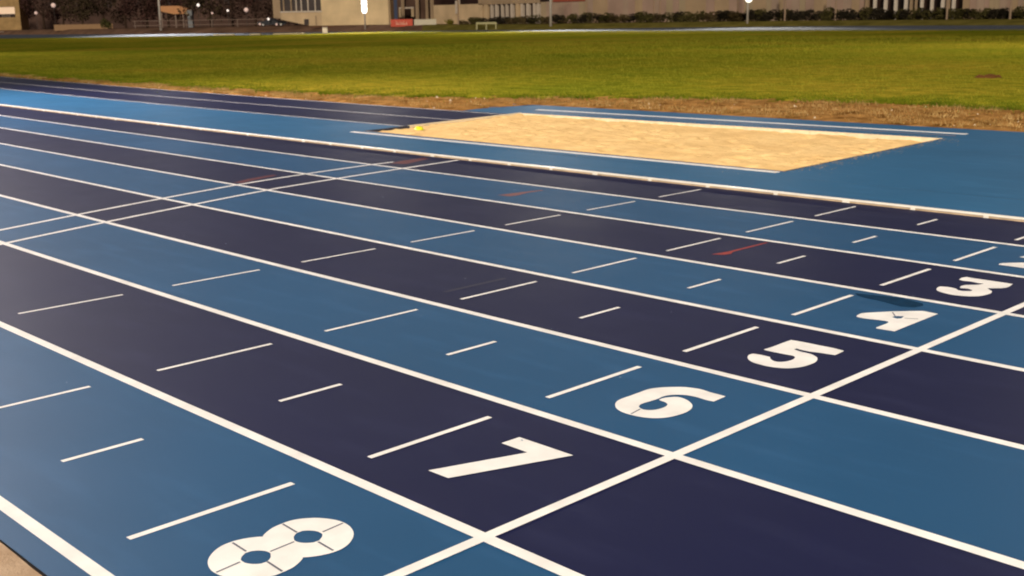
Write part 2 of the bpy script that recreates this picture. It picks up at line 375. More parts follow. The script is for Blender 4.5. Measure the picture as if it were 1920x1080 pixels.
D4 = [(-0.698, 5.36), (-0.711, 5.423), (-0.698, 5.481), (-0.58, 5.644), (-0.435, 5.793), (-0.321, 5.783), (-0.32, 5.636), (-0.32, 5.423), (-0.318, 5.169), (-0.434, 5.156), (-0.452, 5.182), (-0.453, 5.329), (-0.473, 5.373), (-0.541, 5.365), (-0.604, 5.345), (-0.669, 5.341)]
h4 = [(-0.508, 5.495), (-0.504, 5.535), (-0.461, 5.573), (-0.447, 5.504), (-0.464, 5.48)]
s4 = [(-0.569, 5.616), (-0.506, 5.533), (-0.43, 5.519), (-0.357, 5.567)]
D3 = [(-0.691, 6.893), (-0.702, 6.967), (-0.685, 7.018), (-0.613, 7.009), (-0.477, 7.012), (-0.323, 7.01), (-0.31, 6.854), (-0.387, 6.763), (-0.404, 6.749), (-0.372, 6.711), (-0.334, 6.668), (-0.315, 6.59), (-0.33, 6.491), (-0.369, 6.43), (-0.428, 6.394), (-0.504, 6.379), (-0.581, 6.396), (-0.646, 6.435), (-0.683, 6.512), (-0.69, 6.573), (-0.638, 6.597), (-0.575, 6.586), (-0.536, 6.544), (-0.498, 6.545), (-0.455, 6.583), (-0.457, 6.614), (-0.503, 6.639), (-0.557, 6.624), (-0.577, 6.673), (-0.571, 6.746), (-0.506, 6.815), (-0.491, 6.885), (-0.532, 6.872), (-0.596, 6.884), (-0.649, 6.872)]
c8 = ((h8[0][0]+h8[6][0])/2, (h8[3][1]+h8[9][1])/2); c8 = ((c8[0]+h8b[0][0])/2, (c8[1]+h8b[0][1])/2)
ref = lambda L: [(2*c8[0]-a, 2*c8[1]-b) for a, b in L]
pair = lambda L: [(L[i], L[i+1]) for i in range(0, len(L), 2)]
def number(num, loops, seams=()):
    o = flat_poly('lane_number', [rounded(l) for l in loops], .0016, PAINT, lanes[num], seams); o['label'] = 'white painted number %d' % num; return o
number(8, [half8+ref(half8), h8, ref(h8)], pair(s8)+pair(ref(s8[:6])))
flat7 = flat_poly('lane_number', [D7], .0016, PAINT, lanes[7]); flat7['label'] = 'white painted number 7'
number(6, [D6], pair(s6)); number(5, [D5]); number(4, [D4, h4], pair(s4)); number(3, [D3])
W2 = [(0,0),(.39,0),(.39,.11),(.2,.11),(.30,.22),(.375,.32),(.39,.42),(.36,.53),(.28,.595),(.17,.60),(.07,.57),(.015,.49),(0,.41),(.12,.40),(.145,.465),(.19,.485),(.24,.46),(.25,.41),(.22,.34),(.13,.22),(.0,.08)]
number(2, [[(-.702+a, 7.625+b) for a, b in W2]])
number(1, [[(-.60+a, 8.84+b) for a, b in [(0,0),(.13,0),(.13,.6),(.02,.6),(-.1,.5),(-.1,.39),(0,.45)]]])

# chalk / paint scribbles and a wet patch
REDP = mat('faded_red_paint', (.26, .03, .02), .6, .3, .3, 20)
REDF = mat('worn_red_paint', (.10, .02, .024), .6, .3, .3, 20)
def mark(poly, num, m, name, label): o = flat_poly(name, [poly], .0012, m, lanes[num]); o['label'] = label
mark([(-2.70,6.45),(-2.61,6.50),(-2.585,6.58),(-2.625,6.66),(-2.632,7.22),(-2.658,7.22),(-2.665,6.66),(-2.68,6.55)], 3, REDP, 'red_paint_mark', 'orange red paint streak in lane three')
mark([(-6.66,7.66),(-6.48,7.68),(-6.46,7.80),(-6.52,8.02),(-6.50,8.28),(-6.56,8.30),(-6.62,7.98)], 2, mat('faint_red_paint', (.16, .06, .06), .6, .3), 'red_paint_mark', 'small faded red streak in lane two')
mark([(-10.1,6.18),(-9.98,6.25),(-10.16,6.6),(-10.28,6.95),(-10.40,6.97),(-10.28,6.5)], 3, REDF, 'red_paint_mark', 'dull red smear between the curved lines in lane three')
mark([(-10.14,8.78),(-9.90,8.88),(-10.02,9.2),(-10.14,9.52),(-10.32,9.56),(-10.28,9.1)], 1, REDF, 'red_paint_mark', 'dull red smear in lane one near the kerb')
st = [(-1.05,5.95),(-.98,5.99),(-.86,6.02),(-.72,6.035),(-.62,6.03),(-.54,5.99),(-.50,5.93),(-.53,5.86),(-.60,5.80),(-.68,5.83),(-.76,5.86),(-.84,5.855),(-.9,5.88),(-1.0,5.90)]
mark([(a+.012*math.sin(i*3.1), b+.012*math.cos(i*2.3)) for i, (a, b) in enumerate(st)], 4, mat('damp_patch', (.003, .026, .062), .95, .05, .25, 14), 'damp_patch', 'dark irregular damp patch above the number four')
def fleck(V, Fc, p):
    r = rng.uniform(.004, .009); i = len(V); a = rng.random()*6
    for k in range(5): V.append((p[0]+r*math.cos(a+k*1.26)*rng.uniform(.6, 1.5), p[1]+r*math.sin(a+k*1.26)*rng.uniform(.5, 1), p[2]+rng.uniform(0, .004)))
    Fc.append((i, i+1, i+2, i+3, i+4))
def litter_pt():
    s = rng.uniform(-14, 4); n = rng.choice([rng.uniform(-.1, 9), rng.uniform(10, 18.3)]); x, y, _ = tw(s, n)
    if 11.1 < n < 17.6 and s < -4.8: return None
    return (x, y, .0065)
scatter('surface_flecks', 60, litter_pt, fleck, mat('pale_fleck', (.30, .36, .42), .8, .2), label='tiny pale flecks of grit lying on the blue surface', cat='grit')



v = []; f = []; S3 = steps(-30, 12, .12); NQ = 26
for s in S3:
    for k in range(NQ):
        n = -.150-(k/(NQ-1))**1.8*14; x, y, _ = tw(s, n)
        v.append((x, y, -.009+.006*noise.noise(Vector((x*3, y*3, 1)))+.004*noise.noise(Vector((x*11, y*11, 2)))-(.25 if k == NQ-1 else 0)))
for i in range(len(S3)-1):
    for k in range(NQ-1): f.append((i*NQ+k, i*NQ+k+1, (i+1)*NQ+k+1, (i+1)*NQ+k))
mesh('outer_ground', v, f, mat('worn_concrete', (.26, .155, .08), .95, .1, .3, 3, bump=.8, bscale=60, col2=(.52, .38, .26)), smooth=True)['kind'] = 'structure'
# ------------------------------------------------------------------ inner kerb rail
RAILW = mat('white_kerb_rail', (.80, .74, .64), .35, .5, .08, 4)
RAILT = mat('shaded_kerb_web', (.52, .38, .24), .6, .4, .25, 6)  # tan puts the rail's shaded lower half into the web colour
kerb = tag(empty('kerb_rail', (0, 0, 0)), 'low white metal kerb rail running along the inside edge of lane one', 'kerb rail')
clips = [-21.37,-19.31,-17.49,-15.71,-13.84,-13.02,-12.12,-11.26,-10.33,-9.46,-8.63,-7.80,-6.99,-6.06,-5.16,-4.2,-3.3,-2.52,-1.74,-.85,.04,.93,1.82,2.7]
s = -22.4
while s > -60: clips.append(s); s -= 1.05
clips.sort(); n0 = 9.735
def extr(profile, s0, s1, nm, m):
    S = steps(s0, s1, 1.2); v = []; f = []; k = len(profile)
    for s in S: v += [tw(s, n0+a, b) for a, b in profile]
    for i in range(len(S)-1):
        for j in range(k): f.append((i*k+j, i*k+(j+1) % k, (i+1)*k+(j+1) % k, (i+1)*k+j))
    f += [tuple(range(k)), tuple(reversed(range((len(S)-1)*k, len(S)*k)))]
    return mesh(nm, v, f, m, kerb)
joints = clips[::4]
edges = [-120, -100, -80]+joints+[8, 14, 20, 30]
for a, b in zip(edges, edges[1:]):
    extr([(.0, .019), (-.002, .024), (-.001, .033), (.004, .038), (.050, .038), (.055, .033), (.057, .026), (.053, .019)], a+.004, b-.004, 'rail_section', RAILW)
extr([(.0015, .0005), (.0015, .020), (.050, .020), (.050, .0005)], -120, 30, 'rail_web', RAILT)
cm = None
for i, s in enumerate(clips):
    wd = .05 if i % 4 else .085
    o = extr([(-.009, .001), (-.009, .030), (-.004, .036), (.004, .0365), (.004, .001)], s-wd/2, s+wd/2, 'bracket', RAILW)

# ------------------------------------------------------------------ apron and long jump
apron = strip('apron', -17.4, 30, 9.861, 11.10, 0, APRON); apron['kind'] = 'structure'
P = dict(A=(-14.66, 11.62), B=(-5.26, 11.52), C=(-5.58, 16.66), D=(-15.32, 16.28))   # pit corners (s, n)
def quad(name, pts, z, m, parent=None): return mesh(name, [tw(a, b, z) for a, b in pts], [tuple(range(len(pts)))], m, parent)
def lerp2(a, b, t): return (a[0]+(b[0]-a[0])*t, a[1]+(b[1]-a[1])*t)
quad('apron_front', [(-17.4, 11.10), (-14.66, 11.10), (-5.26, 11.10), P['B'], P['A'], (-14.66, 11.62), (-17.4, 11.62)], 0, APRON, apron)
quad('apron_right', [(-5.26, 11.10), (30, 11.10), (30, 18.5), (-5.58, 18.43), P['C'], P['B']], 0, APRON, apron)
quad('apron_far', [(-17.55, 18.2), (-16.95, 16.02), (-15.32, 16.02), P['D'], P['C'], (-5.58, 18.43), (-10.2, 18.38), (-13.6, 18.36)], 0, APRON, apron)
quad('apron_left', [(-17.4, 11.62), P['A'], (-14.78, 12.66), (-17.4, 12.66)], 0, APRON, apron)
strip('run_margin', -120, -17.4, 9.861, 12.66, 0, APRON, apron)
pitx = lambda n: P['A'][0]+(P['D'][0]-P['A'][0])*(n-P['A'][1])/(P['D'][1]-P['A'][1])
runway = tag(strip('runway', -120, -17.4, 12.66, 15.92, 0, DARKB), kind='structure')
quad('runway_end', [(-17.4, 12.66), (pitx(12.66), 12.66), (pitx(16.02), 16.02), (-16.95, 16.02), (-17.4, 15.92)], 0, DARKB, runway)
for n in (12.72, 14.26, 15.86):
    strip('runway_line', -120, pitx(n)-.06, n-.026, n+.026, .0016, PAINT, runway)
pit = tag(empty('long_jump_pit', tw(-10.2, 14.1)), 'long rectangular long jump pit filled with raked yellow sand beside the runway', 'sand pit')
def world_child(o): o.parent = pit; o.matrix_parent_inverse = Matrix.Translation(-Vector(pit.location)); return o
# sand
SAND = mat('yellow_sand', (.80, .51, .21), 1, 0, .1, 1.3, bump=1, bscale=30, col2=(.92, .63, .28))
NX, NY = 190, 110; v = []; f = []
dents = [(rng.random(), rng.random(), rng.uniform(.06, .12), rng.uniform(.02, .042)) for _ in range(150)]
for i in range(NX+1):
    a = lerp2(P['A'], P['B'], i/NX); b = lerp2(P['D'], P['C'], i/NX)
    for j in range(NY+1):
        q = lerp2(a, b, j/NY); x, y, _ = tw(*q)
        h = .022*noise.noise(Vector((x*1.4, y*1.4, 0)))+.022*noise.noise(Vector((x*4.5, y*4.5, 2)))+.018*noise.noise(Vector((x*13, y*13, 4)))
        for (du, dv, r, dep) in dents:
            dx = (i/NX-du)*9.5; dy = (j/NY-dv)*4.9; rr = dx*dx+dy*dy
            if rr < r*r*5: h += -dep*math.exp(-rr/(r*r))+dep*.5*math.exp(-((math.sqrt(rr)-r*1.5)**2)/(r*r*.3))
        t = i/NX
        base = -.028-.035*t*min(1, j/NY*1.2)                                       # emptier towards the far right corner
        v.append((x, y, base+h))
for i in range(NX):
    for j in range(NY): f.append((i*(NY+1)+j, (i+1)*(NY+1)+j, (i+1)*(NY+1)+j+1, i*(NY+1)+j+1))
world_child(mesh('sand', v, f, SAND, smooth=True))
EDG = mat('pale_pit_kerb', (.72, .60, .40), .7, .3, .15, 6); EDGD = mat('grey_pit_kerb', (.16, .14, .16), .7, .3, .2, 6); EDGK = mat('black_kerb_and_shadow', (.045, .045, .06), .9, .1)
def board(a, b, off, m, z1, z0=-.2, nm='edging_board'):
    """edging board from a to b, off metres thick towards +n (or +s for end boards)"""
    A, B = Vector(tw(*a)), Vector(tw(*b)); d = (B-A).normalized(); nn = Vector((-d.y, d.x, 0))*off
    mb = MB(); q = [A, B, B+nn, A+nn]
    mb.v = [(p.x, p.y, z0) for p in q]+[(p.x, p.y, z1) for p in q]
    mb.f = [(0,3,2,1),(4,5,6,7),(0,1,5,4),(1,2,6,5),(2,3,7,6),(3,0,4,7)]
    return world_child(mb.build(nm, m))
for k in range(4):
    a = lerp2(P['A'], P['B'], k/4); b = lerp2(P['A'], P['B'], (k+1)/4); board((a[0]+.004, a[1]), (b[0]-.004, b[1]), .05, EDGD, .003)
    a = lerp2(P['D'], P['C'], k/4); b = lerp2(P['D'], P['C'], (k+1)/4); board((a[0]+.004, a[1]), (b[0]-.004, b[1]), -.06, EDG, .006)
    a = lerp2(P['A'], P['D'], k/4); b = lerp2(P['A'], P['D'], (k+1)/4); board(a, b, -.05 if k else -.06, EDGK if k < 1 else EDG, .006 if k < 1 else .012)  # black first quarter paints the pit edge's shadow into the board
board(P['B'], P['C'], .03, EDGK, .002)
board((-14.70, 11.32), (-5.28, 11.36), .11, PAINT, .006, -.01, 'border_line')
board((-15.72, 17.16), (-5.60, 17.50), .11, PAINT, .006, -.01, 'border_line')
board((-15.5, 16.86), (-5.62, 17.16), .05, EDGD, .005, -.01, 'rubber_joint')
def spill_pt():
    e = rng.choice((('A', 'B', -1), ('D', 'C', 1), ('B', 'C', 0))); q = lerp2(P[e[0]], P[e[1]], rng.random()); off = rng.expovariate(1/.12)
    q = (q[0]+(off if e[2] == 0 else 0), q[1]+e[2]*off); x, y, _ = tw(*q); return (x, y, .007)
scatter('spilled_sand', 1500, spill_pt, fleck, SAND, label='thin scatter of sand spilled over the edges of the jumping pit', cat='sand')
ym = empty('marker_disc', (tw(-14.2, 12.58)[0], tw(-14.2, 12.58)[1], -.02)); tag(ym, 'small bright yellow marker disc lying on the sand at the runway end', 'marker disc')
mb = MB(); N = 20
for (r, z) in ((.10, 0), (.10, .008), (.055, .06), (.035, .065)):
    mb.v += [(r*math.cos(2*math.pi*j/N), r*math.sin(2*math.pi*j/N), z) for j in range(N)]
for k in range(3):
    mb.f += [(k*N+j, k*N+(j+1) % N, (k+1)*N+(j+1) % N, (k+1)*N+j) for j in range(N)]
mb.build('disc', mat('yellow_plastic', (.80, .78, .02), .4, .5), ym, True)

# ------------------------------------------------------------------ far track and raised ground
FT = mat('far_track_blue', (.13, .15, .19), .9, .05, .12, .4)
xs = [-900, -500]+list(range(-200, 2301, 100))
v = []
for x in xs: v += [pt(x, din(x)-.5, .02), pt(x, dout(x)+.8, .02)]
ftr = mesh('far_track', v, [(2*i, 2*i+2, 2*i+3, 2*i+1) for i in range(len(xs)-1)], FT); ftr['kind'] = 'structure'
for k in range(9):
    t = k/9; v = []
    for x in xs:
        d = din(x)+(dout(x)-din(x))*t; v += [pt(x, d, .03), pt(x, d+(.5 if k else 1.2), .03)]
    mesh('far_lane_line', v, [(2*i, 2*i+2, 2*i+3, 2*i+1) for i in range(len(xs)-1)], mat('far_paint', (.36, .34, .30), 1, 0), ftr)
# bank and plateau
v = []; BK = 7
for x in xs:
    D = dout(x); top = interp([(-900, 1.35), (0, 1.3), (700, 1.3), (1000, 1.0), (1920, .8), (2400, .8)], x)
    v += [pt(x, D+.8, -.02), pt(x, D+3, top*.45), pt(x, D+6, top*.85), pt(x, D+9, top), pt(x, D+30, top), pt(x, D+120, top), pt(x, 900, top)]
f = []; mi = []
for i in range(len(xs)-1):
    for k in range(BK-1): f.append((i*BK+k, (i+1)*BK+k, (i+1)*BK+k+1, i*BK+k+1)); mi.append(1 if xs[i] >= 800 and k < 4 else 0)
bank = mesh('earth_bank', v, f, None, mats=[mat('bank_earth', (.20, .115, .075), 1, 0, .3, .25), mat('bank_grass', (.13, .11, .025), 1, 0, .4, .35, col2=(.26, .21, .05))], midx=mi)
bank['kind'] = 'structure'
def plat(x): return interp([(-900, 1.35), (0, 1.3), (700, 1.3), (1000, 1.0), (1920, .8), (2400, .8)], x)
def zz(x, y, d): return 2.0188+(hor(x)-y)*d/2236       # height of picture row y at distance d

# cream kerb pieces lying along the far edge of the grass at the left
CREAM = mat('cream_mat', (.74, .62, .36), .8, .2)
def bgroot(name, x, d, label, cat, z=None, group=None):
    p = pt(x, d, plat(x) if z is None else z); o = empty(name, p, YAW); tag(o, label, cat, group); return o
for i, (x0, x1, lab) in enumerate(((408, 447, 'cream landing mat at the far grass edge, left of the three'), (476, 497, 'short cream landing mat, middle of the three at the far grass edge'), (520, 577, 'long cream landing mat, right of the three at the far grass edge'))):
    d = din(x0)-1.5; s_ = d/2236; r = bgroot('landing_mat', (x0+x1)/2, d, lab, 'mat', 0, 'cream mats at the far edge of the grass'); hw = (x1-x0)/2*s_
    MB().box(-hw, hw, -.5, .5, .02, .24).build('mat_core', CREAM, r, bevel=.04)
    MB().box(-hw*.98, hw*.98, -.52, -.505, .06, .12).build('mat_seam', EDGD, r)

# ---- low walls, fences
TAN = mat('tan_render', (.60, .44, .27), .9, .1, .14, .35); TAND = mat('ribbed_tan_panel', (.40, .285, .18), .85, .15, .16, .3)
PALE = mat('pale_column', (.62, .52, .42), .8, .2); DARKW = mat('dark_glass', (.035, .018, .014), .3, .5, .5, .3)
BROWNW = mat('brown_low_wall', (.13, .06, .035), .9, .1, .3, .5)
def px(x, d): return (x-960)/2236*d
def seg_wall(name, label, cat, x0, x1, y0, y1, d, m, thick=.3, zbot=None, group=None):
    xm = (x0+x1)/2; r = bgroot(name, xm, d, label, cat, group=group); hw = (x1-x0)/2*d/2236; g = plat(xm)
    MB().box(-hw, hw, 0, thick, -.3 if zbot is None else zbot, zz(xm, y0, d)-g).build('wall_body', m, r)
    MB().box(-hw-.03, hw+.03, -.04, thick+.04, zz(xm, y0, d)-g, zz(xm, y0, d)-g+.08).build('coping', m, r); return r
seg_wall('low_wall', 'long pale tan low wall standing at the left behind the far track', 'wall', 110, 220, 46, 57, dout(160)+14, mat('pale_low_wall', (.36, .22, .12), .9, .1))
seg_wall('low_wall', 'brown low wall in front of the tan building and the glowing mast', 'wall', 590, 742, 48, 60, dout(660)+8, BROWNW)
seg_wall('low_wall', 'brown low wall below the red and the white advertising boards', 'wall', 742, 855, 51, 60, dout(800)+8, BROWNW)
# rail fence at the left
fd = dout(420)+10; fr = bgroot('rail_fence', 400, fd, 'thin metal rail fence with upright posts behind the far track at left', 'fence'); g = plat(400)
RAILM = mat('grey_brown_rail', (.26, .18, .14), .6, .4)
for x in range(262, 560, 48): MB().tube([(px(x, fd)-px(400, fd), 0, 0), (px(x, fd)-px(400, fd), 0, zz(400, 37, fd)-g)], .10, 6).build('post', RAILM, fr)
for y in (37.5, 46): MB().tube([(px(258, fd)-px(400, fd), 0, zz(400, y, fd)-g), (px(560, fd)-px(400, fd), 0, zz(400, y, fd)-g)], .07, 6).build('rail', RAILM, fr)

# ---- building at the far left with a lit window
d = dout(20)+16; r = bgroot('gatehouse', 22, d, 'tan stone gatehouse with a lit wide window at the left edge of the picture', 'building'); g = plat(22); hw = 27*d/2236
STONE = mat('gatehouse_stone', (.42, .27, .12), .9, .1, .2, .6)
zt = 9.5
MB().box(-hw-4, -hw*.62, 0, 6, -.3, zt).box(hw*.66, hw, 0, 6, -.3, zt).box(-hw*.62, hw*.66, 0, 6, zz(22, 14, d)-g, zt).box(-hw*.62, hw*.66, 0, 6, -.3, zz(22, 33, d)-g).build('wall', STONE, r)
MB().box(-hw-4.3, hw+.3, -.4, 6.3, zt, zt+.4).build('roof', STONE, r)
wn = MB().box(-hw*.62, hw*.66, .35, .45, zz(22, 26.8, d)-g, zz(22, 14, d)-g).build('lit_window', mat('lit_blind', (.8, .58, .40), .8, .1, emit=.36), r)
MB().box(-hw*.62, hw*.66, .3, .5, zz(22, 33, d)-g, zz(22, 26.8, d)-g).build('window', DARKW, r)
for k in range(-2, 3): MB().box(k*.55-.04, k*.55+.04, .22, .29, zz(22, 33, d)-g, zz(22, 26.8, d)-g).build('mullion', PALE, r)
bn = bgroot('bench', 10, dout(10)+3, 'low pale bench in front of the gatehouse', 'bench', .45)
MB().box(-1.6, 2.3, -.25, .25, .36, .44).build('seat', PALE, bn); MB().box(-1.4, -1.3, -.2, .2, 0, .36).build('leg', PALE, bn); MB().box(1.9, 2.0, -.2, .2, 0, .36).build('leg', PALE, bn)

# ---- building A: tan block with louvred window
dA = dout(640)+22; g = plat(640); A0 = bgroot('clubhouse', 640, dA, 'tan plastered clubhouse with a tall mullioned window above a pale sill', 'building')
X = lambda x: px(x, dA)-px(640, dA); Z = lambda y, x=640: zz(x, y, dA)-g
top = 9.0
MB().prism([(X(612), -.3), (X(741), -.3), (X(741), top), (X(612), top)], 0, 9).build('wall', mat('clubhouse_render', (.74, .56, .33), .9, .1, .16, .25), A0)
MB().prism([(X(522), Z(32)), (X(536), Z(33)), (X(536), top), (X(522), top)], 0, 9).build('corner_wall', TAND, A0)
MB().prism([(X(536), Z(22.5)), (X(536), Z(35)), (X(592), Z(48)), (X(612), Z(48.5)), (X(612), Z(22.5))], 0, 9).build('ramp_wall', TAN, A0)
MB().box(X(535), X(614), -.18, -.01, Z(22.6), Z(20)).build('sill', PALE, A0)
wA = MB().box(X(536), X(612), .45, .6, Z(20), top).build('window', DARKW, A0)
for i, x in enumerate((542, 556, 565.5, 575, 587.5, 601)):
    MB().box(X(x)-.13, X(x)+.13, .12, .44, Z(20), top).build('mullion', PALE if i > 1 else TAND, A0)
MB().box(X(522)-.3, X(741)+.3, -.4, 9.3, top, top+.5).build('roof', TAN, A0)
MB().box(X(579), X(588), -.06, -.01, Z(46), Z(35)).build('vent_opening', DARKW, A0)
MB().box(X(600), X(603), -.08, -.01, Z(47), Z(29)).build('downpipe', TAND, A0)
MB().tube([(X(739), -.15, -.3), (X(739), -.15, top)], .12, 6).build('downpipe', TAND, A0)

# ---- long facade B/C, on one line parallel to the track
VB = 192
def on_line(x, V=VB):
    t = (x-960)/2236; dr = F+R*t; D = (V-CAM.y)/dr.y; return D, CAM.x+dr.x*D
def fac(name, label, cat, x0, x1, group=None, V=VB):
    D0, u0 = on_line(x0, V); D1, u1 = on_line(x1, V); r = empty(name, ((u0+u1)/2, V, .7)); tag(r, label, cat, group)
    um = (u0+u1)/2
    def U(x): return on_line(x, V)[1]-um
    def H(x, y): return zz(x, y, on_line(x, V)[0])-.7
    return r, U, H
r, U, H = fac('pavilion', 'brown recessed pavilion with pale columns behind the advertising boards', 'building', 742, 822)
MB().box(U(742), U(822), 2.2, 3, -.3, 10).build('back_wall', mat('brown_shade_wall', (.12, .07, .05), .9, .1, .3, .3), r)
for x, w_ in ((763, .45), (790, .5), (808, .3), (818, .6)): MB().box(U(x)-w_/2*1.3, U(x)+w_/2*1.3, 0, .6, -.3, 10).build('column', TAND, r)
MB().box(U(742)-.2, U(822)+.2, -.6, 3.4, 10, 10.6).build('roof', TAN, r)
MB().box(U(754), U(776), 1.0, 1.25, H(765, 30), H(765, 17)).build('arched_niche', DARKW, r)
MB().box(U(752), U(778), .9, 1.3, H(765, 17), H(765, 14)).build('niche_lintel', PALE, r)
MB().box(U(752), U(755), .9, 1.3, H(765, 32), H(765, 17)).build('niche_jamb', TAN, r); MB().box(U(775), U(778), .9, 1.3, H(765, 32), H(765, 17)).build('niche_jamb', TAN, r)
r, U, H = fac('grandstand_block', 'tan block with a dark strip window and a row of pale fins behind the hedge', 'building', 822, 1020)
MB().box(U(822), U(913), 0, 4, -.3, H(860, 9.5)).box(U(822), U(1020), .61, 4, H(860, -12), 11).build('wall', TAN, r)
MB().box(U(818), U(906), .5, .6, H(860, 9.5), H(860, -12)).build('window', DARKW, r)
MB().box(U(867), U(869), .3, .49, H(860, 9.5), H(860, -12)).build('mullion', PALE, r)
MB().box(U(913), U(1022), .9, 1.0, -.3, H(960, 8)).build('window', DARKW, r)
MB().box(U(906), U(1022), 0, .6, H(960, 8), H(960, -12)).build('lintel', TAND, r)
for x, w_ in ((919, 6), (929, 2.2), (938, 3), (948.5, 1.8), (957, 1.8), (967, 4), (978, 6.5), (986, 3.5), (997, 4.5), (1009, 3.5), (1017, 4)):
    MB().box(U(x-w_/2), U(x+w_/2), .1, .85, -.3, H(960, 8)-.01).build('fin', PALE if w_ < 6 else TAN, r)
MB().box(U(865.5), U(869.5), -.5, -.2, H(867, 26), H(867, 2.5)).build('downpipe', PALE, r)
MB().box(U(822)-.1, U(1020)+.1, -.5, 4.2, 11, 11.5).build('roof', TAN, r)
def ribbed(r, U, H, x0, x1, seed):
    q = random.Random(seed); x = x0
    while x < x1-1:
        x2 = min(x1, x+q.uniform(9, 17)); off = q.choice((0, .06, .12))
        mm = mat('panel_tone_%d' % q.randint(0, 3), tuple(c*q.uniform(.9, 1.12) for c in (.43, .31, .20)), .85, .15, .12, .25)
        MB().box(U(x)+.02, U(x2)-.02, off, .55, -.3, 10.5).build('panel', mm, r); x = x2
r, U, H = fac('ribbed_hall', 'long ribbed tan hall wall behind the middle of the hedge', 'building', 1022, 1626)
MB().box(U(1022), U(1626), .56, 6, -.3, 10.6).build('wall', TAND, r); ribbed(r, U, H, 1022, 1626, 3)
MB().box(U(1022)-.1, U(1626)+.1, -.5, 6.2, 10.6, 11.1).build('roof', TAND, r)
MB().box(U(1046), U(1106), -.12, -.02, H(1080, 3.2), H(1080, -9)).build('red_band', mat('dull_red_band', (.36, .08, .05), .8, .1), r)
MB().box(U(1022), U(1042), -.10, -.02, H(1030, 3.5), H(1030, -9)).build('window', DARKW, r)
for x in (1108, 1235, 1247, 1392): MB().tube([(U(x), -.15, -.3), (U(x), -.15, 10.5)], .14, 6).build('downpipe', mat('pale_pipe', (.36, .25, .17), .8, .2), r)
r, U, H = fac('colonnade', 'row of white columns with dark openings above the hedge at the right', 'building', 1626, 1812)
MB().box(U(1626), U(1812), 2.2, 2.6, -.3, 10.6).build('back_wall', DARKW, r); MB().box(U(1626), U(1812), -.2, 2.8, 10.6, 11.2).build('roof', TAND, r)
WCOL = mat('white_column', (.74, .64, .54), .8, .2)
for x, w_ in ((1631, 3), (1647, 4.5), (1667, 5), (1686, 4.8), (1705, 5), (1715, 4), (1724, 3), (1735, 4.6), (1754, 4.6), (1774, 5), (1784, 6), (1794.5, 5)):
    MB().box(U(x-w_/2), U(x+w_/2), 0, .45, -.3, 10.5).build('column', TAND if x in (1631, 1724, 1784, 1715) else WCOL, r)
r, U, H = fac('ribbed_hall', 'ribbed tan hall wall at the right edge, beyond the white columns', 'building', 1812, 2150)
MB().box(U(1812), U(2150), .56, 6, -.3, 10.6).build('wall', TAND, r); ribbed(r, U, H, 1812, 2150, 9)
MB().box(U(1812)-.1, U(2150)+.1, -.5, 6.2, 10.6, 11.1).build('roof', TAND, r)

# ---- hedge: separate shrubs
def shrub_mesh(seed, n=650, flat=1.):
    q = random.Random(seed); V = []; Fc = []
    lobes = [(q.uniform(-.8, .8), q.uniform(-.6, .6), q.uniform(.35, 1.45), q.uniform(.5, .8)) for _ in range(9)]
    for _ in range(n):
        lx, ly, lz, lr = q.choice(lobes); a = q.random()*6.28; c = q.uniform(-1, 1); s_ = math.sqrt(1-c*c); rr = lr*q.uniform(.75, 1.05)
        p = Vector((lx+rr*s_*math.cos(a), ly+rr*s_*math.sin(a), max(.05, lz+rr*c*.9))); sz = q.uniform(.09, .20)
        e1 = Vector((q.uniform(-1, 1), q.uniform(-1, 1), q.uniform(-1, 1))).normalized(); e2 = e1.orthogonal().normalized()
        i = len(V); V += [tuple(p-e1*sz), tuple(p+e2*sz*.6), tuple(p+e1*sz), tuple(p-e2*sz*.6)]; Fc.append((i, i+1, i+2, i+3))
    me = bpy.data.meshes.new('foliage'); me.from_pydata(V, [], Fc); return me
SH = [mat('shrub_leaf_brown', (.075, .050, .024), .9, .05, .5, 1.5, col2=(.15, .11, .05)), mat('shrub_leaf_olive', (.045, .040, .014), .9, .05, .5, 1.5, col2=(.12, .10, .035)), mat('shrub_leaf_dark', (.016, .012, .008), .8, .2, .5, 1.5, col2=(.04, .03, .015))]
STEM = mat('shrub_stem', (.06, .035, .02), .9, .1)
sm = []
for k in range(9):
    me = shrub_mesh(50+k); me.materials.append(SH[k % 3]); sm.append(me)
stm = MB().tube([(0, 0, 0), (.03, 0, .5), (0, .05, 1.0)], [.07, .05, .03], 5)
stem_me = mesh('stem', stm.v, stm.f, STEM); stem_mesh = stem_me.data; bpy.data.objects.remove(stem_me)
words = ['brown', 'olive', 'near-black']
land = [(880, 'beside the tan block'), (960, 'below the pale fins'), (1050, 'behind the slender mast'), (1130, 'below the dull red band'), (1260, 'below the ribbed hall'), (1420, 'beside the round lamp'), (1560, 'between the slim posts'), (1700, 'below the white columns'), (1830, 'right of the white columns'), (2000, 'at the right edge')]
xh = 872; cnt = 0; seen = {}
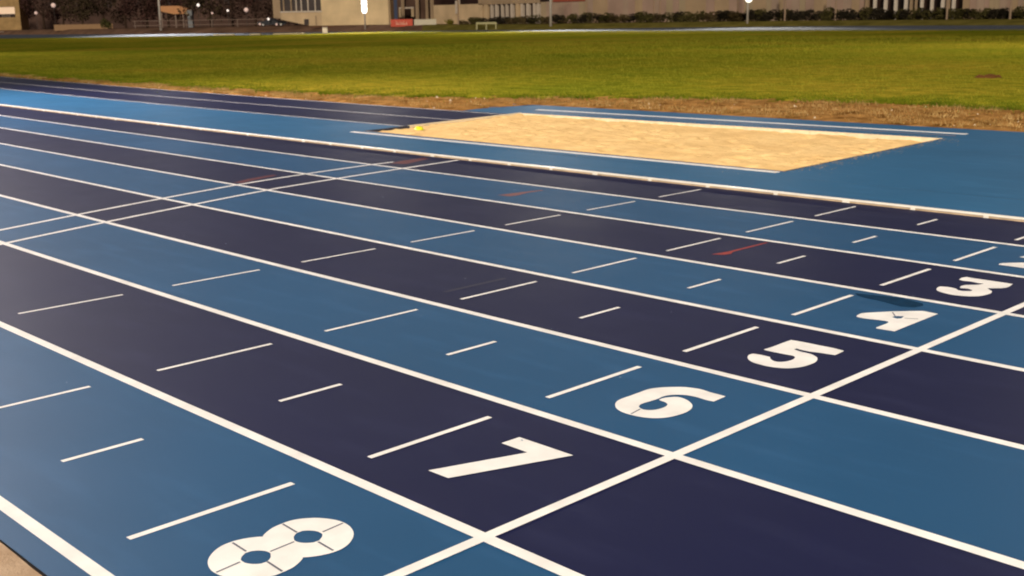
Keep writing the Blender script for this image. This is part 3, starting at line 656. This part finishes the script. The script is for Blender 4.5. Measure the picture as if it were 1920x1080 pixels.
while xh < 1985:
    D = dout(xh)+11.5+rng.uniform(-.6, .6); k = rng.randint(0, 8) if xh < 1400 else rng.choice([1, 2, 4, 5, 7, 8, 2, 5])
    g = plat(xh); hgt = interp([(860, 36), (930, 30), (1000, 27), (1100, 24), (1280, 21), (1400, 16), (1500, 15), (1650, 14), (1900, 12)], xh)
    H_ = (zz(xh, hgt+rng.uniform(-2, 3), D)-g); sc = H_/2.1
    where = min(land, key=lambda a: abs(a[0]-xh))[1]; seen.setdefault((k % 3, where), 0); seen[(k % 3, where)] += 1
    q_ = seen[(k % 3, where)]; where += ', %s of its colour from the left' % ('first','second','third','fourth','fifth','sixth','seventh','eighth','ninth','tenth','eleventh','twelfth','thirteenth','fourteenth')[q_-1]
    r = empty('hedge_shrub', pt(xh, D, g-.05), rng.random()*6.28); r.scale = (sc*rng.uniform(1.1, 1.4), sc*rng.uniform(1.1, 1.4), sc)
    tag(r, '%s hedge shrub %s' % (words[k % 3], where), 'shrub', 'shrubs of the hedge along the far track')
    o = bpy.data.objects.new('foliage', sm[k]); COL.objects.link(o); o.parent = r
    o = bpy.data.objects.new('stem', stem_mesh); COL.objects.link(o); o.parent = r
    xh += rng.uniform(11, 19)*(1 if sc > .9 else .8); cnt += 1
# yellowish bush at the left end of the hedge
ye = shrub_mesh(99); ye.materials.append(mat('yellow_leaf', (.20, .17, .02), .8, .2)); r = empty('yellow_bush', pt(852, dout(852)+9, plat(852)-.1)); r.scale = (.75, .75, .6)
tag(r, 'small yellow green bush at the left end of the hedge', 'shrub'); o = bpy.data.objects.new('foliage', ye); COL.objects.link(o); o.parent = r

# ---- things standing on the bank
RED = mat('red_board', (.62, .07, .03), .5, .4); WB = mat('white_board', (.62, .55, .42), .5, .4); LET = mat('pale_lettering', (.80, .42, .30), .6, .3)
def board3(x0, x1, y0, y1, d, m, label):
    xm = (x0+x1)/2; hw = (x1-x0)/2*d/2236; g = plat(xm); r = bgroot('advertising_board', xm, d, label, 'advertising board')
    MB().box(-hw, hw, 0, .06, zz(xm, y1, d)-g, zz(xm, y0, d)-g).build('panel', m, r)
    MB().box(-hw, hw, -.03, -.001, zz(xm, y0, d)-g-.06, zz(xm, y0, d)-g).build('frame', m, r)
    for sx in (-1, 1): MB().box(sx*hw*.9-.04, sx*hw*.9+.04, .07, .15, -.3, zz(xm, y0, d)-g).build('post', RAILM, r)
    return r, hw, zz(xm, (y0+y1)/2, d)-g, (y1-y0)*d/2236
db = dout(790)+7.5
r, hw, zc, hh = board3(741, 782, 36, 49.5, db, RED, 'red advertising board with pale lettering on the low wall')
xx = -hw*.52
for i, w_ in enumerate((.34, .30, .34, .26, .34, .28)):           # the illegible short word
    b = MB().box(xx, xx+.09, -.045, -.031, zc-hh*.24, zc+hh*(.30 if i % 2 == 0 else .10))
    b.box(xx+.09, xx+w_, -.045, -.031, zc-hh*.24, zc-hh*.10)
    if i % 3 != 1: b.box(xx+w_-.09, xx+w_, -.045, -.031, zc-hh*.10, zc+hh*.12)
    b.build('letter', LET, r); xx += w_+.09
board3(785, 826.5, 36, 47.5, db, WB, 'blank whitish advertising board right of the red one')
dg = dout(920)+1.2; r = bgroot('goal_frame', 920, dg, 'low yellowish goal frame with three uprights in front of the hedge', 'goal frame', .1); hw = 18*dg/2236; YF = mat('pale_yellow_metal', (.42, .38, .18), .6, .4)
for k in (-1, 0, 1): MB().box(k*hw-.13, k*hw+.13, 0, .2, 0, 1.05).build('upright', YF, r)
MB().box(-hw-.13, hw+.13, -.01, .2, 1.05, 1.45).build('crossbar', YF, r)
dg = din(617)+1; r = bgroot('equipment_box', 617, dg, 'small white box standing at the far edge of the grass', 'box', .02)
MB().box(-.42, .42, -.3, .3, 0, 1.0).build('box_body', mat('white_box', (.78, .68, .58), .6, .3), r, bevel=.05); MB().box(-.46, .46, -.34, .34, 1.0, 1.1).build('lid', PALE, r)

# parked car
dc = dout(518)+16; g = plat(518); r = bgroot('parked_car', 519, dc, 'dark parked car with small lights behind the rail fence', 'car'); r.rotation_euler = (0, 0, YAW+.12)
CARP = mat('dark_car_paint', (.018, .018, .025), .25, .6); L2 = 3.3
MB().prism([(-L2, .45), (-L2, .95), (-L2*.93, 1.15), (-L2*.52, 1.3), (L2*.5, 1.3), (L2*.95, 1.1), (L2, .9), (L2, .45), (L2*.78, .35), (-L2*.78, .35)], -.95, .95).build('body', CARP, r, bevel=.06)
MB().prism([(-L2*.48, 1.3), (-L2*.28, 1.9), (L2*.18, 1.92), (L2*.48, 1.3)], -.8, .8).build('cabin', mat('car_glass', (.02, .02, .025), .1, .6), r, bevel=.05)
for sx in (-.62, .62):
    for sy in (-.96, .76):
        wv = MB(); wv.tube([(sx*L2, sy, .42), (sx*L2, sy+.2, .42)], .42, 14); wv.build('wheel', mat('tyre', (.015, .014, .014), .8, .2), r)
        h = MB(); h.tube([(sx*L2, sy-.015 if sy < 0 else sy+.2, .42), (sx*L2, sy if sy < 0 else sy+.215, .42)], .24, 12); h.build('rim', mat('alloy', (.55, .52, .5), .35, .6), r)
GL = mat('small_lamp_glow', (1, .86, .78), .5, .2, emit=.8)
MB().box(-L2-.03, -L2+.02, -.7, -.35, .7, .9).build('headlight', GL, r)

# street lamps and small lights in the trees at the left
DIM = mat('dim_lamp_glow', (.8, .56, .48), .5, .2, emit=.36); GREYP = mat('lamp_pole_paint', (.55, .46, .40), .5, .4)
def street_lamp(x, y, rad_px, d, glow, label, pole=True):
    g = plat(x); r = bgroot('street_lamp', x, d, label, 'street lamp', group=None); zt = zz(x, y, d)-g; rr = rad_px*d/2236
    bm = bmesh.new(); bmesh.ops.create_icosphere(bm, subdivisions=2, radius=rr); me = bpy.data.meshes.new('lamp_globe'); bm.to_mesh(me); bm.free(); me.materials.append(glow)
    o = bpy.data.objects.new('lamp_globe', me); COL.objects.link(o); o.parent = r; o.location = (0, -.05, zt)
    MB().tube([(0, .1, -.3), (0, .1, zt)], .06, 6).build('pole', mat('dark_pole', (.05, .04, .035), .6, .4), r)
    MB().box(-rr*.6, rr*.6, .0, .3, zt+rr, zt+rr+.12).build('cap', mat('dark_pole', (.05, .04, .035)), r)
for x, y, rp, gl, lab in ((113, 11, 4.2, DIM, 'tall dim street lamp among the dark trees, right of the gatehouse'), (79, 25, 2.8, DIM, 'small faint street lamp just right of the gatehouse'),
                       (383, 10.5, 2.8, GL, 'bright small street lamp right of the orange canopy'), (437.5, 20.5, 2.1, GL, 'tiny bright lamp above the middle of the rail fence'),
                       (408, 25, 2.0, DIM, 'faint tiny lamp between the two bright ones above the rail fence'), (472, 19, 4.0, DIM, 'broad pinkish lamp left of the parked car'),
                       (512.5, 36, 2.2, GL, 'low lamp just above the parked car'), (496, 45, 2.0, DIM, 'low lamp by the left end of the parked car'), (527, 45.5, 2.0, DIM, 'low lamp by the right end of the parked car')):
    street_lamp(x, y, rp, dout(x)+(13 if y > 30 else 22), gl, lab)
# orange canopy
dn = dout(335)+22; g = plat(335); r = bgroot('canopy', 335, dn, 'orange lit canopy roof on posts beside the white mast at left', 'canopy'); X = lambda x: px(x, dn)-px(335, dn)
MB().prism([(X(310), zz(335, 12, dn)-g), (X(345), zz(335, 12, dn)-g), (X(362), zz(335, 17, dn)-g), (X(355), zz(335, 27, dn)-g), (X(335), zz(335, 27, dn)-g), (X(311), zz(335, 21, dn)-g)], 0, 3).build('roof', mat('orange_canopy', (.62, .30, .14), .8, .1), r)
for x in (312, 338, 352): MB().box(X(x)-.15, X(x)+.15, .5, .8, -.3, zz(335, 24, dn)-g).build('post', RAILM, r)
r = bgroot('kiosk', 365, dn, 'small grey blue kiosk right of the orange canopy', 'kiosk'); X = lambda x: px(x, dn)-px(365, dn)
MB().box(X(361.5), X(370), 0, 1.5, -.3, zz(365, 20, dn)-g).build('body', mat('grey_blue_metal', (.20, .21, .22), .6, .4), r); MB().box(X(357), X(361.4), .2, 1.2, zz(365, 27, dn)-g, zz(365, 20.5, dn)-g).build('sign_panel', TAN, r)
MB().box(X(361), X(370.5), -.1, 1.6, zz(365, 20, dn)-g+.005, zz(365, 20, dn)-g+.15).build('roof', RAILM, r)

# ---- trees at the left
BARK = mat('bark', (.05, .03, .02), .9, .1, .3, 3)
def tree(x, d, h, seed, mm, label):
    q = random.Random(seed); r = bgroot('broadleaf_tree', x, d, label, 'tree', group='dark trees behind the far track')
    tb = MB().tube([(0, 0, -.3), (q.uniform(-.2, .2), 0, h*.25), (q.uniform(-.3, .3), 0, h*.5), (q.uniform(-.4, .4), 0, h*.8)], [.35, .28, .2, .08], 7)
    for k in range(6):
        a = q.random()*6.28; z0 = h*q.uniform(.2, .5); tb.tube([(0, 0, z0), (math.cos(a)*h*.18, math.sin(a)*h*.18, z0+h*.2), (math.cos(a)*h*.3, math.sin(a)*h*.3, z0+h*.32)], [.14, .09, .03], 5)
    tb.build('trunk', BARK, r)
    V = []; Fc = []; lob = [(q.uniform(-.36, .36)*h, q.uniform(-.3, .3)*h, h*q.uniform(.2, .9), h*q.uniform(.10, .2)) for _ in range(16)]
    for _ in range(1500):
        lx, ly, lz, lr = q.choice(lob); p = Vector((lx, ly, lz))+Vector((q.gauss(0, 1), q.gauss(0, 1), q.gauss(0, .8))).normalized()*lr*q.uniform(.6, 1.1)
        p.z = max(.3, p.z); sz = q.uniform(.18, .42); e1 = Vector((q.uniform(-1, 1), q.uniform(-1, 1), q.uniform(-1, 1))).normalized(); e2 = e1.orthogonal()
        i = len(V); V += [tuple(p-e1*sz), tuple(p+e2*sz*.6), tuple(p+e1*sz), tuple(p-e2*sz*.6)]; Fc.append((i, i+1, i+2, i+3))
    mesh('crown', V, Fc, mm, r)
TL = [mat('tree_leaf_brown', (.055, .032, .024), .9, .05, .4, .8, col2=(.09, .054, .042)), mat('tree_leaf_red', (.058, .029, .024), .9, .05, .4, .8, col2=(.095, .048, .040)), mat('tree_leaf_olive', (.05, .035, .018), .9, .05, .4, .8, col2=(.085, .062, .036))]
tl = [(58, 0, 'dark tree directly behind the right corner of the gatehouse'), (92, 1, 'reddish dark tree beneath the faint street lamp'), (128, 0, 'brown tree just right of the tall dim street lamp'), (165, 2, 'olive tree above the middle of the pale low wall'),
      (205, 2, 'olive tree above the right end of the pale low wall'), (245, 0, 'brown tree left of the white mast'), (285, 1, 'reddish tree close to the left side of the white mast'), (325, 1, 'reddish tree behind the orange canopy'), (365, 0, 'dark brown tree behind the small kiosk'),
      (405, 2, 'olive tree above the faint tiny lamp'), (445, 0, 'dark brown tree behind the tiny bright lamp'), (488, 1, 'reddish dark tree behind the parked car'), (520, 0, 'dark tree hard against the left corner of the clubhouse'), (10, 2, 'olive tree rising behind the gatehouse roof')]
for i, (x, c, lab) in enumerate(tl): tree(x, dout(x)+34+(i % 3)*5, rng.uniform(13, 17), 300+i, TL[c], lab)
# dark terrace wall behind the trees, closing the view
d = 420; r = bgroot('terrace_house', 250, d, 'long dark terraced building behind the trees at left', 'building'); X = lambda x: px(x, d)-px(250, d)
MB().box(X(-260), X(560), 0, 8, -.3, 14).build('wall', mat('dark_plaster', (.10, .060, .048), .9, .1, .35, .12), r)
MB().box(X(-262), X(562), -.6, 8.6, 14, 15).build('roof', mat('dark_roof', (.06, .03, .025), .9, .1), r)
for i in range(14):
    x = -240+i*56; MB().box(X(x), X(x+14), -.05, -.01, 7, 9.2).build('window', DARKW, r)
# bush behind the low wall
ob = shrub_mesh(120); ob.materials.append(mat('olive_bush_leaf', (.07, .065, .018), .8, .2)); r = empty('olive_bush', pt(208, dout(208)+17, plat(208))); r.scale = (1.2, 1.2, 1.3)
tag(r, 'olive bush behind the right end of the pale low wall', 'shrub'); o = bpy.data.objects.new('foliage', ob); COL.objects.link(o); o.parent = r

# ------------------------------------------------------------------ floodlight masts and lamp posts
LGLOW = mat('floodlight_glow', (1, .97, .9), .5, .2, emit=9)
def mast(pos, h, aim, label, heads=4, rad=.14, in_view=False):
    r = empty('floodlight_mast', pos); d = (Vector(aim)-Vector(pos)); r.rotation_euler = (0, 0, math.atan2(d.y, d.x)-math.pi/2); tag(r, label, 'floodlight mast')
    MB().tube([(0, 0, 0), (0, 0, h*.5), (0, 0, h)], [rad*1.3, rad, rad*.8], 10).build('pole', mat('white_mast_paint', (.62, .55, .48), .5, .4), r, True)
    MB().box(-1.7, 1.7, -.05, .05, h-.02, h+.08).build('crossarm', GREYP, r)
    for k in range(heads):
        x = -1.4+2.8*k/(heads-1); lb = MB().box(x-.25, x+.25, .15, .4, h+.12, h+.5).build('lamp_housing', GREYP, r)
        MB().box(x-.22, x+.22, .405, .42, h+.15, h+.47).build('lamp_glass', LGLOW, lb)
    return r
labs = ['floodlight mast behind the viewer on the right', 'floodlight mast behind the viewer on the left', 'floodlight mast beside the track outside the left of the picture', 'floodlight mast in the field outside the right of the picture', 'floodlight mast beyond the bend outside the left of the picture',
        'white floodlight mast with a long column of flare before the clubhouse', 'lamp mast with a round glow standing in the hedge', 'slender pale mast in the hedge below the row of fins', 'thick white mast left of the orange canopy']
xs_ = [None]*5+[693, 1410, 1041, 310]
for i, (p, h, aim, pw, colr) in enumerate(MASTS):
    x = xs_[i]; pos = Vector(p)
    if x is not None:
        d = dout(x)+ (4 if x != 693 else 2.5); pos = pt(x, d, .3); dv = Vector((CAM.x-pos.x, CAM.y-pos.y, 0)).normalized(); aim = pos+dv*40; aim.z = 0
    mast(pos, h, aim, labs[i], rad={693: .12, 1410: .16, 1041: .2, 310: .24}.get(x, .14))
    top = Vector((pos.x, pos.y, pos.z+h+.3)); dr = (Vector(aim)-top).normalized()
    spot('floodlight', top+dr*1.0, aim, pw, colr, .5, 150 if i < 4 else (90 if i == 4 else 46))
# a glowing column added for the central mast lamp's flare and the round lamp on the right one
d = dout(693)+2.5; p = pt(693, d); r = empty('flare_column', (p.x, p.y, 0), YAW); tag(r, 'glowing white column standing for the lens flare of the mast lamp before the clubhouse', 'lamp')
b = MB(); b.tube([(0, -.35, zz(693, 24.5, d)), (0, -.35, zz(693, 20, d)), (0, -.35, 10)], [.36, .52, .52], 14); b.build('flare_tube', mat('flare_glow', (1, .98, .93), .5, .2, emit=4), r, True)
MB().box(-.2, .2, -.33, .0, zz(693, 15, d), zz(693, 15, d)+.1).build('bracket', GREYP, r)
d = dout(1410)+4; p = pt(1410, d); r = empty('round_lamp', (p.x, p.y, 0), YAW); tag(r, 'round glowing lamp on the mast standing in the hedge', 'lamp')
bm = bmesh.new(); bmesh.ops.create_icosphere(bm, subdivisions=3, radius=.62); me = bpy.data.meshes.new('lamp_globe'); bm.to_mesh(me); bm.free(); me.materials.append(mat('warm_globe_glow', (1, .93, .76), .5, .2, emit=1.6))
o = bpy.data.objects.new('lamp_globe', me); COL.objects.link(o); o.parent = r; o.location = (0, -.7, zz(1410, -1, d)); MB().box(-.06, .06, -.6, 0, zz(1410, -1, d)+.6, zz(1410, -1, d)+.7).build('bracket', GREYP, r)
# slim pale posts in the hedge
for x, y0, y1, lab in ((1480, 0, 27, 'slim pale post in the hedge, first right of the round lamp'), (1575, 0, 26, 'slim pale post in the hedge, second right of the round lamp'), (1903, 0, 19, 'slim pale post near the right edge of the picture'), (1784, 0, 20, 'slim pale post before the white columns'), (868, 2, 26, 'short white lamp post before the tan block')):
    D = dout(x)+9.6; r = bgroot('hedge_post', x, D, lab, 'post'); MB().tube([(0, 0, -.2), (0, 0, 7)], .17, 8).build('shaft', mat('pale_pipe', (.36, .25, .17)), r); MB().tube([(0, 0, 7), (0, 0, 7.15)], .24, 8).build('cap', GREYP, r)
